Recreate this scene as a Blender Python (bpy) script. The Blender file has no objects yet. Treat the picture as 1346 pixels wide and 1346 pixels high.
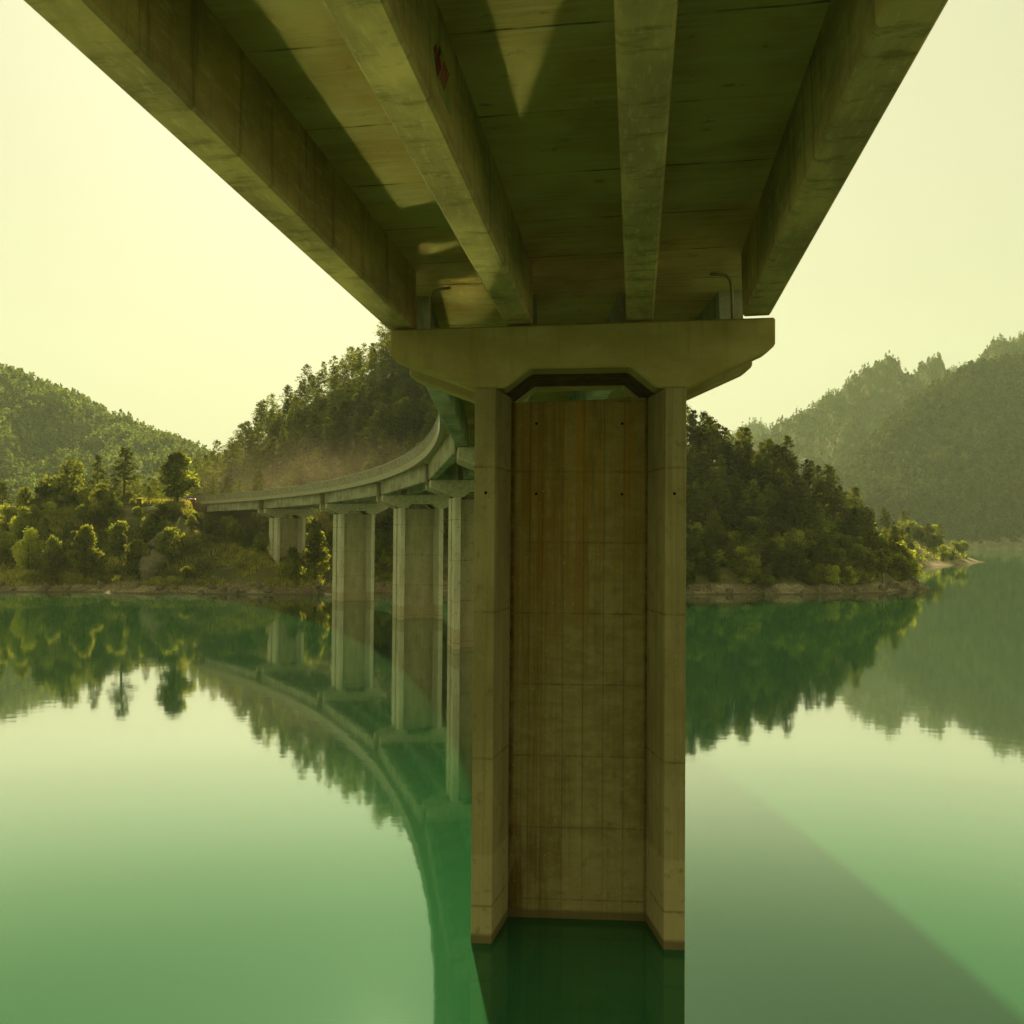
import bpy, math, random
import numpy as np
from mathutils import Vector, Matrix

R = math.radians
rng = np.random.default_rng(7)
random.seed(7)
scene = bpy.context.scene
col = scene.collection

# ------------------------------------------------------------------ camera
CAM = Vector((0.0, 0.0, 10.2))
F_PX, PITCH, ROLL = 1256.98, R(1.3528), R(0.4163)      # focal length in pixels of a 1346 px frame


def at(px, py, Y):
    """World point seen at photo pixel (px, py) at distance Y."""
    a, b = px - 673, py - 673
    u = a*math.cos(ROLL) + b*math.sin(ROLL)
    v = -a*math.sin(ROLL) + b*math.cos(ROLL)
    d = Vector((u/F_PX, math.cos(PITCH) + v/F_PX*math.sin(PITCH), math.sin(PITCH) - v/F_PX*math.cos(PITCH)))
    return CAM + d*(Y/d.y)


def to_px(x, y, z):
    z = z - CAM.z
    zc = y*math.cos(PITCH) + z*math.sin(PITCH)
    yc = -y*math.sin(PITCH) + z*math.cos(PITCH)
    u, v = F_PX*x/zc, -F_PX*yc/zc
    return (673 + u*math.cos(ROLL) - v*math.sin(ROLL), 673 + u*math.sin(ROLL) + v*math.cos(ROLL))


cd = bpy.data.cameras.new('camera')
cam = bpy.data.objects.new('camera', cd)
col.objects.link(cam)
cd.sensor_width = 36
cd.lens = F_PX/1346*36
cd.clip_start, cd.clip_end = 0.1, 12000
f_ = Vector((0, math.cos(PITCH), math.sin(PITCH)))
u0 = Vector((0, -math.sin(PITCH), math.cos(PITCH)))
r0 = Vector((1, 0, 0))
Rt = r0*math.cos(ROLL) + u0*math.sin(ROLL)
Up = -r0*math.sin(ROLL) + u0*math.cos(ROLL)
cam.matrix_world = Matrix(((Rt.x, Up.x, -f_.x, CAM.x), (Rt.y, Up.y, -f_.y, CAM.y), (Rt.z, Up.z, -f_.z, CAM.z), (0, 0, 0, 1)))
scene.camera = cam

# ------------------------------------------------------------------ node helper


class NG:
    def __init__(self, name):
        self.m = bpy.data.materials.new(name)
        self.m.use_nodes = True
        self.t = self.m.node_tree
        self.t.nodes.clear()
        self.out = self.t.nodes.new('ShaderNodeOutputMaterial')

    def n(self, kind, **kw):
        nd = self.t.nodes.new('ShaderNode' + kind)
        for k, v in kw.items():
            setattr(nd, k, v)
        return nd

    def put(self, sock, v):
        if isinstance(v, bpy.types.NodeSocket):
            self.t.links.new(v, sock)
        elif isinstance(v, (tuple, list)):
            sock.default_value = (*v, 1) if len(v) == 3 and sock.type == 'RGBA' else v
        else:
            sock.default_value = v

    def coord(self, which='Object'):
        return self.n('TexCoord').outputs[which]

    def scaled(self, vec, s, off=(0, 0, 0)):
        mp = self.n('Mapping')
        self.put(mp.inputs['Vector'], vec)
        mp.inputs['Scale'].default_value = s
        mp.inputs['Location'].default_value = off
        return mp.outputs[0]

    def xyz(self, vec):
        s = self.n('SeparateXYZ')
        self.put(s.inputs[0], vec)
        return s.outputs

    def noise(self, vec, scale=1.0, detail=4, rough=.55, dist=0.0):
        nd = self.n('TexNoise')
        self.put(nd.inputs['Vector'], vec)
        nd.inputs['Scale'].default_value = scale
        nd.inputs['Detail'].default_value = detail
        nd.inputs['Roughness'].default_value = rough
        nd.inputs['Distortion'].default_value = dist
        return nd.outputs[0]

    def math(self, op, a, b=0.0, c=0.0):
        nd = self.n('Math', operation=op)
        for i, v in enumerate((a, b, c)):
            self.put(nd.inputs[i], v)
        return nd.outputs[0]

    def rng(self, v, a, b, c=0.0, d=1.0, smooth=True):
        nd = self.n('MapRange', interpolation_type='SMOOTHSTEP' if smooth else 'LINEAR')
        self.put(nd.inputs[0], v)
        for i, x in enumerate((a, b, c, d)):
            nd.inputs[i+1].default_value = x
        return nd.outputs[0]

    def mix(self, fac, a, b, blend='MIX'):
        nd = self.n('Mix', data_type='RGBA', blend_type=blend)
        self.put(nd.inputs[0], fac)
        self.put(nd.inputs[6], a)
        self.put(nd.inputs[7], b)
        return nd.outputs[2]

    def line(self, v, period, width, phase=0.0):
        """1 on a thin line every `period` of v."""
        x = self.math('ADD', v, phase)
        x = self.math('PINGPONG', x, period/2)
        return self.rng(x, width*.5, width, 1.0, 0.0)

    def bsdf(self, color, rough=.8, spec=.3, **kw):
        b = self.n('BsdfPrincipled')
        self.put(b.inputs['Base Color'], color)
        self.put(b.inputs['Roughness'], rough)
        self.put(b.inputs['Specular IOR Level'], spec)
        for k, v in kw.items():
            self.put(b.inputs[k.replace('_', ' ')], v)
        self.t.links.new(b.outputs[0], self.out.inputs[0])
        return b

    def bump(self, h, strength=.3, dist=.02):
        b = self.n('Bump')
        self.put(b.inputs['Height'], h)
        b.inputs['Strength'].default_value = strength
        b.inputs['Distance'].default_value = dist
        return b.outputs[0]


def plain(name, c, rough=.7, spec=.3, metallic=0.0, var=.25):
    g = NG(name)
    n = g.noise(g.coord(), 3.0, 4)
    k = g.rng(n, .3, .7, 1-var, 1+var*.6, False)
    cc = g.mix(1.0, c, k, 'MULTIPLY')
    g.bsdf(cc, rough, spec, Metallic=metallic)
    return g.m


# ------------------------------------------------------------------ materials
CON = (.46, .325, .115)          # concrete, warm grey-brown
CON_D = (.28, .205, .085)
CON_L = (.55, .44, .23)


def concrete_girder(name='girder_concrete', k=None):
    CON, CON_D, CON_L = k or ((.49, .33, .12), (.30, .205, .085), (.58, .44, .22))
    g = NG(name)
    o = g.coord()
    big = g.noise(g.scaled(o, (.9, .35, .9)), 1.0, 6, .6)
    fine = g.noise(g.scaled(o, (5, 1.1, 5)), 2.0, 6, .65)
    drip = g.noise(g.scaled(o, (.6, 1.6, .12)), 1.6, 5, .7)
    c = g.mix(g.rng(big, .36, .66), CON_D, CON)
    c = g.mix(g.math('MULTIPLY', g.rng(fine, .5, .72), .45), c, CON_L)
    c = g.mix(g.math('MULTIPLY', g.rng(drip, .50, .66), .55), c, (.13, .10, .04))
    b = g.bsdf(c, .85, 0.0)
    g.put(b.inputs['Normal'], g.bump(fine, .25, .02))
    return g.m


def concrete_slab():
    g = NG('slab_concrete')
    o = g.coord()
    x, y, z = g.xyz(o)
    board = g.noise(g.scaled(o, (.35, 4.5, 1)), 1.6, 6, .65)
    big = g.noise(g.scaled(o, (.5, .5, .5)), 1.0, 5)
    c = g.mix(g.rng(big, .35, .65), (.45, .265, .088), (.58, .385, .145))
    c = g.mix(g.math('MULTIPLY', g.rng(board, .45, .7), .5), c, (.57, .45, .24))
    spots = g.noise(g.scaled(o, (1.2, 2.0, 1)), 1.3, 5, .7)
    c = g.mix(g.math('MULTIPLY', g.rng(spots, .6, .72), .6), c, (.12, .09, .04))
    wob = g.math('MULTIPLY', g.math('SUBTRACT', g.noise(g.scaled(o, (.8, .1, 1)), 1.0, 2), .5), .12)
    j = g.line(g.math('ADD', y, wob), 2.62, .035, 0.05)
    c = g.mix(g.math('MULTIPLY', j, g.rng(g.noise(g.scaled(o, (.9, .25, 1)), 1.0, 3), .38, .62, .12, .85)), c, (.05, .04, .02))
    b = g.bsdf(c, .85, 0.0)
    g.put(b.inputs['Normal'], g.bump(board, .3, .03))
    return g.m


def concrete_leg(name, brown, far=False):
    """Pier concrete; z = 0 at the cap top, lift joints, board marks, tie holes, water line."""
    g = NG(name)
    o = g.coord()
    x, y, z = g.xyz(o)
    big = g.noise(g.scaled(o, (.8, .8, .4)), 1.0, 6, .6)
    streak = g.noise(g.scaled(o, (4.5, 4.5, .07)), 1.3, 6, .68)
    streak2 = g.noise(g.scaled(o, (14, 14, .12), (3, 1, 2)), 1.2, 4, .6)
    mott = g.noise(g.scaled(o, (2, 2, 2)), 1.6, 8, .7)
    if brown:
        light, mid, dark = (.235, .20, .078), (.175, .143, .048), (.075, .05, .012)
        flat = g.noise(g.scaled(o, (1.1, 1.1, 2.6)), 1.2, 8, .72, .3)
        c = g.mix(g.rng(flat, .36, .64), mid, light)
        c = g.mix(g.math('MULTIPLY', g.rng(streak, .40, .62, 1, 0), .3), c, (.15, .115, .03))
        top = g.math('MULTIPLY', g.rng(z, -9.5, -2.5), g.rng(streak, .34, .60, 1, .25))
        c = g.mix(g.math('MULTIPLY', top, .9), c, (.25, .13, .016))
        c = g.mix(g.math('MULTIPLY', g.rng(streak2, .58, .70), .4), c, dark)
        # the left-hand formwork panel is stained browner than the rest
        drift = g.noise(g.scaled(o, (.9, .9, .16), (1, 4, 9)), 1.3, 6, .65)
        left = g.math('MULTIPLY', g.rng(x, -.40, -.44), g.rng(drift, .34, .60, .25, 1))
        run = g.math('MULTIPLY', g.rng(drift, .50, .64), g.rng(z, -11.5, -4.0))
        c = g.mix(g.math('MULTIPLY', run, g.rng(streak, .35, .6, .8, .3)), c, (.17, .088, .012))
        c = g.mix(g.math('MULTIPLY', left, g.rng(streak, .36, .62, .95, .15)), c, (.155, .083, .011))
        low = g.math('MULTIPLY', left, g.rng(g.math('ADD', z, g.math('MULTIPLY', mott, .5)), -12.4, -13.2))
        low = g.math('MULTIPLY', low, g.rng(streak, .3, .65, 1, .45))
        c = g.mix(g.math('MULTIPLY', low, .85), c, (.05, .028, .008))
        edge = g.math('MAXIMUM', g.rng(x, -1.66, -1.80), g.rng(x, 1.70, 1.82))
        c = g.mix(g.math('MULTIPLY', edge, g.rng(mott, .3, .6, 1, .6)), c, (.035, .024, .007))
        blot = g.noise(g.scaled(o, (1.6, 1.6, .22), (7, 2, 5)), 1.1, 7, .7, .4)
        c = g.mix(g.math('MULTIPLY', g.rng(blot, .54, .68), .5), c, (.10, .065, .016))
        c = g.mix(g.math('MULTIPLY', g.rng(blot, .42, .32), .35), c, (.25, .205, .08))
        jl = g.line(z, 1.90, .035, 1.9*10 - 2.1)
        for bx in (-1.32, -.98, -.41, .13, .67, 1.21):
            seam = g.rng(g.math('ABSOLUTE', g.math('SUBTRACT', x, bx)), .008, .022, 1, 0)
            c = g.mix(g.math('MULTIPLY', seam, .5), c, (.07, .05, .02))
        pale = g.math('MULTIPLY', g.rng(z, -13.3, -13.45), g.rng(x, -.43, -.38))
        c = g.mix(g.math('MULTIPLY', pale, .35), c, (.245, .20, .075))
        hx, per, ph = 1.15, 1.90, 1.9*10 - 2.1 + .6
    else:
        light, mid = far == 2 and ((.36, .32, .17), (.29, .25, .12)) or far and ((.50, .47, .30), (.42, .39, .24)) or ((.25, .205, .085), (.195, .156, .06))  # far legs are paler: mist and sky light put into their colour
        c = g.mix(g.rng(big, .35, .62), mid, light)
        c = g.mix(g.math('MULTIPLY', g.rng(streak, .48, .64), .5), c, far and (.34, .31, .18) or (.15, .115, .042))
        c = g.mix(g.math('MULTIPLY', g.rng(streak2, .55, .66), .35), c, (.16, .12, .05))
        jl = g.line(z, 3.66, .04, 3.66*10 - 3.72)
        pale = g.rng(z, -13.25, -13.4)
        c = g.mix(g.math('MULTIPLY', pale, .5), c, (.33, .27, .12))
        hx, per, ph = 2.36, 3.66, 3.66*10 - 3.72 + .65
    c = g.mix(g.math('MULTIPLY', g.rng(mott, .54, .70), .65), c, (.13, .10, .04))
    chip = g.noise(g.scaled(o, (6, 6, 9)), 1.5, 5, .75)
    c = g.mix(g.math('MULTIPLY', g.rng(chip, .60, .70), .55), c, (.36, .31, .16))
    c = g.mix(g.math('MULTIPLY', jl, g.rng(mott, .35, .6, .15, .6)), c, (.09, .065, .025))
    wl = g.rng(z, -15.22, -15.34)                      # wet dirt line at the water
    c = g.mix(g.math('MULTIPLY', wl, .75), c, (.075, .055, .022))
    dx = g.math('SUBTRACT', g.math('ABSOLUTE', x), hx)
    dz = g.math('SUBTRACT', g.math('PINGPONG', g.math('ADD', z, ph), per/2), 0.0)
    hole = g.math('LESS_THAN', g.math('SQRT', g.math('ADD', g.math('MULTIPLY', dx, dx), g.math('MULTIPLY', dz, dz))), .038)
    hole = g.math('MULTIPLY', hole, g.math('GREATER_THAN', z, -4.6 if brown else -5.5))
    c = g.mix(hole, c, (.008, .006, .003))
    b = g.bsdf(c, .85, 0.0)
    g.put(b.inputs['Normal'], g.bump(mott, .25, .02))
    return g.m


def concrete_cap():
    g = NG('cap_concrete')
    o = g.coord()
    big = g.noise(g.scaled(o, (.6, .6, 1.2)), 1.0, 6, .6)
    streak = g.noise(g.scaled(o, (3.5, 3.5, .3)), 1.4, 4, .6)
    mott = g.noise(o, 3.5, 8, .7)
    c = g.mix(g.rng(big, .35, .65), (.25, .192, .058), (.31, .245, .085))
    c = g.mix(g.math('MULTIPLY', g.rng(streak, .52, .68), .4), c, (.20, .145, .05))
    c = g.mix(g.math('MULTIPLY', g.rng(mott, .56, .75), .5), c, (.16, .115, .04))
    b = g.bsdf(c, .85, 0.0)
    g.put(b.inputs['Normal'], g.bump(mott, .2, .02))
    return g.m


def water_mat():
    """Turbid green body colour under a mirror-like surface whose reflectance climbs towards grazing angles."""
    g = NG('lake_water')
    o = g.coord()
    n1 = g.noise(g.scaled(o, (1, 1, 1)), .035, 3)
    n2 = g.noise(g.scaled(o, (1, .35, 1)), .012, 4)
    c = g.mix(g.rng(n1, .35, .65), (.014, .079, .027), (.018, .091, .032))
    c = g.mix(g.rng(n2, .4, .65), c, (.021, .083, .025))
    rip = g.noise(g.scaled(o, (.8, 1.0, 1)), .9, 3, .5)
    nrm = g.bump(rip, .05, .05)
    d = g.n('BsdfDiffuse')
    g.put(d.inputs[0], c)
    lw = g.n('LayerWeight')
    lw.inputs['Blend'].default_value = .5
    cv = g.n('FloatCurve')
    g.put(cv.inputs['Value'], lw.outputs['Facing'])
    pts = [(0, .10), (.30, .135), (.455, .175), (.53, .15), (.60, .18), (.66, .27), (.72, .45), (.77, .62), (.82, .76), (.90, .76), (1, .80)]
    cu = cv.mapping.curves[0]
    cu.points[0].location = pts[0]
    cu.points[1].location = pts[-1]
    for q in pts[1:-1]:
        cu.points.new(*q)
    cv.mapping.update()
    gl = g.n('BsdfAnisotropic')
    gl.distribution = 'GGX'
    g.put(gl.inputs['Roughness'], .04)
    g.put(gl.inputs['Color'], g.mix(g.rng(lw.outputs['Facing'], .60, .85), (.66, .99, .72), (1, 1, .98)))
    g.put(gl.inputs['Normal'], nrm)
    m = g.n('MixShader')
    g.put(m.inputs[0], cv.outputs[0])
    g.t.links.new(d.outputs[0], m.inputs[1])
    g.t.links.new(gl.outputs[0], m.inputs[2])
    g.t.links.new(m.outputs[0], g.out.inputs[0])
    return g.m


def foliage(name, c1, c2, c3, trans=.35):
    g = NG(name)
    o = g.coord()
    n = g.noise(o, .9, 3)
    n2 = g.noise(o, 3.5, 2)
    big = g.noise(g.n('NewGeometry').outputs['Position'], (.085 if name.startswith('far') else .12), 5, .65)
    oi = g.n('ObjectInfo').outputs['Random']
    c = g.mix(g.rng(n, .38, .62), c1, c2)
    c = g.mix(g.math('MULTIPLY', g.rng(n2, .5, .68), .6), c, c3)
    v = g.rng(oi, 0, 1, .65, 1.35, False)
    v = g.math('MULTIPLY', v, g.rng(big, .36, .64, .3, 1.75, False))
    c = g.mix(1.0, c, v, 'MULTIPLY')
    d = g.n('BsdfDiffuse')
    g.put(d.inputs[0], c)
    t = g.n('BsdfTranslucent')
    g.put(t.inputs[0], g.mix(1.0, c, (1.5, 1.45, .8), 'MULTIPLY'))
    m = g.n('MixShader')
    m.inputs[0].default_value = trans
    g.t.links.new(d.outputs[0], m.inputs[1])
    g.t.links.new(t.outputs[0], m.inputs[2])
    g.t.links.new(m.outputs[0], g.out.inputs[0])
    return g.m


def terrain_mat():
    g = NG('hillside_earth')
    geo = g.n('NewGeometry')
    o = geo.outputs['Position']
    nz = g.xyz(geo.outputs['Normal'])[2]
    x, y, z = g.xyz(o)
    big = g.noise(o, .08, 5)
    mid = g.noise(o, .5, 6, .65)
    fine = g.noise(o, 3.0, 6, .7)
    c = g.mix(g.rng(big, .38, .6), (.075, .08, .024), (.15, .135, .045))
    c = g.mix(g.math('MULTIPLY', g.rng(mid, .5, .66), .8), c, (.24, .18, .075))
    c = g.mix(g.math('MULTIPLY', g.rng(fine, .55, .7), .5), c, (.05, .06, .02))
    rock = g.math('MULTIPLY', g.rng(nz, .72, .58), g.rng(mid, .4, .55))
    c = g.mix(rock, c, (.22, .18, .11))
    zz = g.math('ADD', z, g.math('MULTIPLY', g.math('SUBTRACT', mid, .5), 1.6))
    beach = g.rng(zz, 1.9, 1.4)
    stone = g.mix(g.rng(fine, .4, .62), (.12, .09, .042), (.30, .24, .13))
    stone = g.mix(g.rng(g.noise(o, .16, 4, .6), .48, .62), stone, g.mix(g.rng(fine, .4, .62), (.22, .18, .10), (.46, .38, .22)))
    c = g.mix(beach, c, stone)
    wet = g.rng(z, .28, .1)
    c = g.mix(g.math('MULTIPLY', wet, .6), c, (.07, .05, .025))
    b = g.bsdf(c, .95, .1)
    g.put(b.inputs['Normal'], g.bump(fine, .7, .25))
    return g.m


def mountain_mat(name, rocky):
    g = NG(name)
    geo = g.n('NewGeometry')
    o = geo.outputs['Position']
    nz = g.xyz(geo.outputs['Normal'])[2]
    n = g.noise(o, .02, 6, .6)
    n2 = g.noise(o, .15, 6, .65)
    c = g.mix(g.rng(n, .4, .6), (.035, .05, .016), (.07, .08, .025))
    c = g.mix(g.math('MULTIPLY', g.rng(n2, .5, .68), .6), c, (.12, .11, .045))
    rock = g.math('MULTIPLY', g.rng(nz, .62, .45), rocky)
    c = g.mix(rock, c, g.mix(g.rng(n2, .4, .6), (.16, .13, .08), (.27, .22, .13)))
    g.bsdf(c, .95, .1)
    return g.m


M = dict(
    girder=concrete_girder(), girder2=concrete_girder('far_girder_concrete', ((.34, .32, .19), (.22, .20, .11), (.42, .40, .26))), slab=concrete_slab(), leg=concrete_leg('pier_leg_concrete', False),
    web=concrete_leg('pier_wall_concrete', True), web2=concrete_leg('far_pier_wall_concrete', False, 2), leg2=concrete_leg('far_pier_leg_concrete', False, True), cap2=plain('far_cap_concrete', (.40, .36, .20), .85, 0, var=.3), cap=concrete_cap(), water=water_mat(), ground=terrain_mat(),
    rail=plain('galvanised_rail', (.24, .24, .14), .6, .4, .2, .6), pipe=plain('rusty_pipe', (.26, .20, .10), .6),
    beam=plain('edge_beam_concrete', (.36, .31, .17), .8), bearing=plain('rubber_bearing', (.02, .018, .012), .8),
    asphalt=plain('asphalt', (.05, .048, .042), .9), red=plain('red_stripe_paint', (.40, .02, .03), .6, var=.4),
    darkred=plain('dark_red_paint', (.22, .012, .03), .6, var=.4), ochre=plain('ochre_paint', (.33, .28, .07), .8),
    black=plain('black_paint', (.01, .008, .01), .6),
    bark=plain('bark', (.085, .062, .034), .9), palebark=plain('pale_bark', (.20, .16, .09), .9),
    rock=plain('grey_boulder', (.15, .125, .07), .9, var=.5), wood=plain('post_wood', (.08, .06, .03), .9),
    recess_shade=plain('shaded_recess_concrete', (.085, .058, .026), .9, 0, var=.4), abut=plain('abutment_concrete', (.20, .15, .08), .9, var=.4),
    pine=foliage('pine_needles', (.058, .070, .015), (.105, .116, .024), (.18, .175, .04), .42),
    broad=foliage('broad_leaves', (.105, .125, .024), (.165, .18, .036), (.22, .225, .05), .6),
    light=foliage('light_leaves', (.22, .24, .045), (.30, .31, .06), (.36, .355, .085), .64),
    far=foliage('far_forest_leaves', (.026, .044, .018), (.052, .076, .026), (.14, .15, .05), .42),
    farlight=foliage('far_pale_forest_leaves', (.070, .095, .028), (.12, .145, .04), (.20, .21, .06), .5),
    fardark=foliage('far_dark_forest_leaves', (.018, .028, .012), (.036, .048, .020), (.15, .155, .06), .35),
    grass=foliage('dry_grass', (.17, .18, .035), (.27, .25, .06), (.36, .30, .10), .5),
    carred=plain('red_car_paint', (.35, .03, .02), .25, .6, var=.05), glass=plain('car_glass', (.01, .012, .014), .05, .8),
    tyre=plain('tyre_rubber', (.015, .015, .014), .8), chrome=plain('pale_car_roof', (.75, .72, .6), .3, .6, var=.05),
    lamp=plain('lamp_lens', (.6, .58, .45), .2, .6),
)

# ------------------------------------------------------------------ object helpers


def link(name, verts, faces, m, parent=None, smooth=False):
    me = bpy.data.meshes.new(name)
    me.from_pydata([tuple(v) for v in verts], [], [tuple(f) for f in faces])
    me.materials.append(m)
    if smooth:
        me.shade_smooth()
    o = bpy.data.objects.new(name, me)
    col.objects.link(o)
    o.parent = parent
    return o


def link_np(name, V, Fq, m, parent=None, smooth=False):
    """V (n,3), Fq (k,4) quads."""
    me = bpy.data.meshes.new(name)
    me.vertices.add(len(V))
    me.vertices.foreach_set('co', np.ascontiguousarray(V, np.float32).ravel())
    k = Fq.shape[1]
    me.loops.add(Fq.size)
    me.loops.foreach_set('vertex_index', np.ascontiguousarray(Fq, np.int32).ravel())
    me.polygons.add(len(Fq))
    me.polygons.foreach_set('loop_start', np.arange(0, Fq.size, k, dtype=np.int32))
    if smooth:
        me.polygons.foreach_set('use_smooth', np.ones(len(Fq), bool))
    me.update(calc_edges=True)
    me.validate()
    me.materials.append(m)
    o = bpy.data.objects.new(name, me)
    col.objects.link(o)
    o.parent = parent
    return o


def tag(o, label=None, cat=None, group=None, kind=None):
    if label:
        o['label'] = label
    if cat:
        o['category'] = cat
    if group:
        o['group'] = group
    if kind:
        o['kind'] = kind
    return o


def empty(name, loc=(0, 0, 0), rz=0.0):
    o = bpy.data.objects.new(name, None)
    o.empty_display_size = .3
    col.objects.link(o)
    o.location = loc
    o.rotation_euler = (0, 0, rz)
    return o


def copy_tree(o, parent=None):
    c = o.copy()
    col.objects.link(c)
    c.parent = parent
    for ch in o.children:
        copy_tree(ch, c)
    return c


class MB:
    def __init__(self):
        self.v, self.f = [], []

    def box(self, x0, x1, y0, y1, z0, z1):
        b = len(self.v)
        self.v += [(x, y, z) for z in (z0, z1) for y in (y0, y1) for x in (x0, x1)]
        self.f += [(b, b+2, b+3, b+1), (b+4, b+5, b+7, b+6), (b, b+1, b+5, b+4), (b+2, b+6, b+7, b+3), (b, b+4, b+6, b+2), (b+1, b+3, b+7, b+5)]
        return self

    def extrude(self, poly, a, b_, put):
        """Closed 2-D polygon (counter-clockwise) swept from a to b_; put(p, q, t) -> 3-D."""
        b, n = len(self.v), len(poly)
        for t in (a, b_):
            self.v += [put(p, q, t) for p, q in poly]
        self.f.append(tuple(b+i for i in range(n)))
        self.f.append(tuple(b+n+i for i in reversed(range(n))))
        for i in range(n):
            j = (i+1) % n
            self.f.append((b+j, b+i, b+n+i, b+n+j))
        return self

    def tube(self, pts, r, n=8, cap=True):
        b = len(self.v)
        pts = [Vector(p) for p in pts]
        rs = r if isinstance(r, (list, tuple)) else [r]*len(pts)
        up = None
        for i, p in enumerate(pts):
            d = (pts[min(i+1, len(pts)-1)] - pts[max(i-1, 0)]).normalized()
            if up is None:
                up = d.orthogonal().normalized()
            up = (up - d*up.dot(d)).normalized()
            w = d.cross(up)
            for k in range(n):
                a = 2*math.pi*k/n
                self.v.append(tuple(p + (up*math.cos(a) + w*math.sin(a))*rs[i]))
        for i in range(len(pts)-1):
            for k in range(n):
                j = (k+1) % n
                self.f.append((b+i*n+k, b+i*n+j, b+i*n+n+j, b+i*n+n+k))
        if cap:
            self.f.append(tuple(b+k for k in reversed(range(n))))
            e = b+(len(pts)-1)*n
            self.f.append(tuple(e+k for k in range(n)))
        return self

    def build(self, name, m, parent=None, bevel=0.0, smooth=False, recalc=True):
        o = link(name, self.v, self.f, m, parent, smooth)
        import bmesh
        bm = bmesh.new()
        bm.from_mesh(o.data)
        if recalc:
            bmesh.ops.recalc_face_normals(bm, faces=bm.faces)
        if bevel:
            ed = [e for e in bm.edges if len(e.link_faces) == 2 and e.calc_face_angle(0) > .3]
            bmesh.ops.bevel(bm, geom=ed, offset=bevel, segments=1, affect='EDGES', profile=.5)
        bm.to_mesh(o.data)
        bm.free()
        return o


# ------------------------------------------------------------------ bridge layout
TH1, KAP, L = 3.46, .2526, 31.0            # heading at the near pier (deg, + right), turn per metre, span length
BANK, GRADE, SO = .0263, .0066, .055
P1 = np.array([1.81, 25.93])
H1 = 15.50


def axis(s):
    """Centre line of the bridge, s metres past the near pier: x, y, heading (rad)."""
    k = R(KAP)
    t0 = R(TH1)
    t = t0 - k*s
    return P1[0] + (math.cos(t) - math.cos(t0))/k, P1[1] - (math.sin(t) - math.sin(t0))/k, t


def deck_z(s):
    return H1 - GRADE*s if s >= 0 else H1 - .0164*s


# ---- pier (local: x right, y forward, z = 0 at the top of the cap)
W2, D2 = 2.65, 1.975
ZL = -1.60                                   # top of the legs


def make_pier(wall, legm, capm):
    root = empty('bridge_pier')
    zb = -19.0
    for sy in (-1, 1):
        for sx in (-1, 1):
            pl = [(sx*2.65, sy*1.975), (sx*2.13, sy*1.975), (sx*1.83, sy*.27), (sx*2.65, sy*.27)]
            b = MB().extrude(pl, zb, ZL, lambda p, q, t: (p, q, t))
            b.build('leg', legm, root, bevel=.018)
    wb = MB().extrude([(-1.832, zb), (1.832, zb), (1.832, -1.60), (-1.832, -1.74)], -.262, .262, lambda p, q, t: (p, t, q))
    wb.build('wall', wall, root)
    s = BANK
    half = [(2.65, ZL), (4.66, -.78), (4.84, -.66), (4.84, .03)]
    arch = [(1.90, ZL), (1.26, -1.09)]
    left = [(-x, z - s*2*x*0) for x, z in half]

    def tilt(x, z):
        return (x, z + s*x*min(1, max(0, (z + 1.6)/1.0)))
    prof = [tilt(*p) for p in ([(1.26, -1.09), (1.90, ZL)] + half + [(-4.84, .03), (-4.84, -.66), (-4.66, -.78), (-2.65, ZL), (-1.90, ZL), (-1.26, -1.09)])]
    for a, b_ in ((-1.975, -1.02), (1.02, 1.975)):
        MB().extrude(prof, a, b_, lambda p, q, t: (p, t, q)).build('cap_beam', capm, root, bevel=.045)
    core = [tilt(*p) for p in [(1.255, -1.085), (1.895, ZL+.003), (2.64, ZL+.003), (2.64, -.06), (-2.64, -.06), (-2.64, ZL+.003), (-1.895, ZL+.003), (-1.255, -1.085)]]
    MB().extrude(core, -1.0, 1.0, lambda p, q, t: (p, t, q)).build('cap_core', M['recess_shade'], root)  # shade under the cap is put into the core's dark brown colour
    for u in GU:
        for v in (-1.25, 1.25):
            z = s*u
            MB().box(u-.26, u+.26, v-.2, v+.2, z-.03, z+.053).build('bearing', M['bearing'], root)
    return root


GU = (-4.50, -1.44, 1.62, 4.51)              # girder centre lines
GW, GD, SLAB = .34, 1.60, .25                # half width, depth, slab thickness


def arc(s):
    return s*(L-s)/(2/R(KAP))


TK = math.tan(R(KAP)*L/2)


def radial(x, s, length):
    return s + x*TK*(2*s/length-1)


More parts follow.
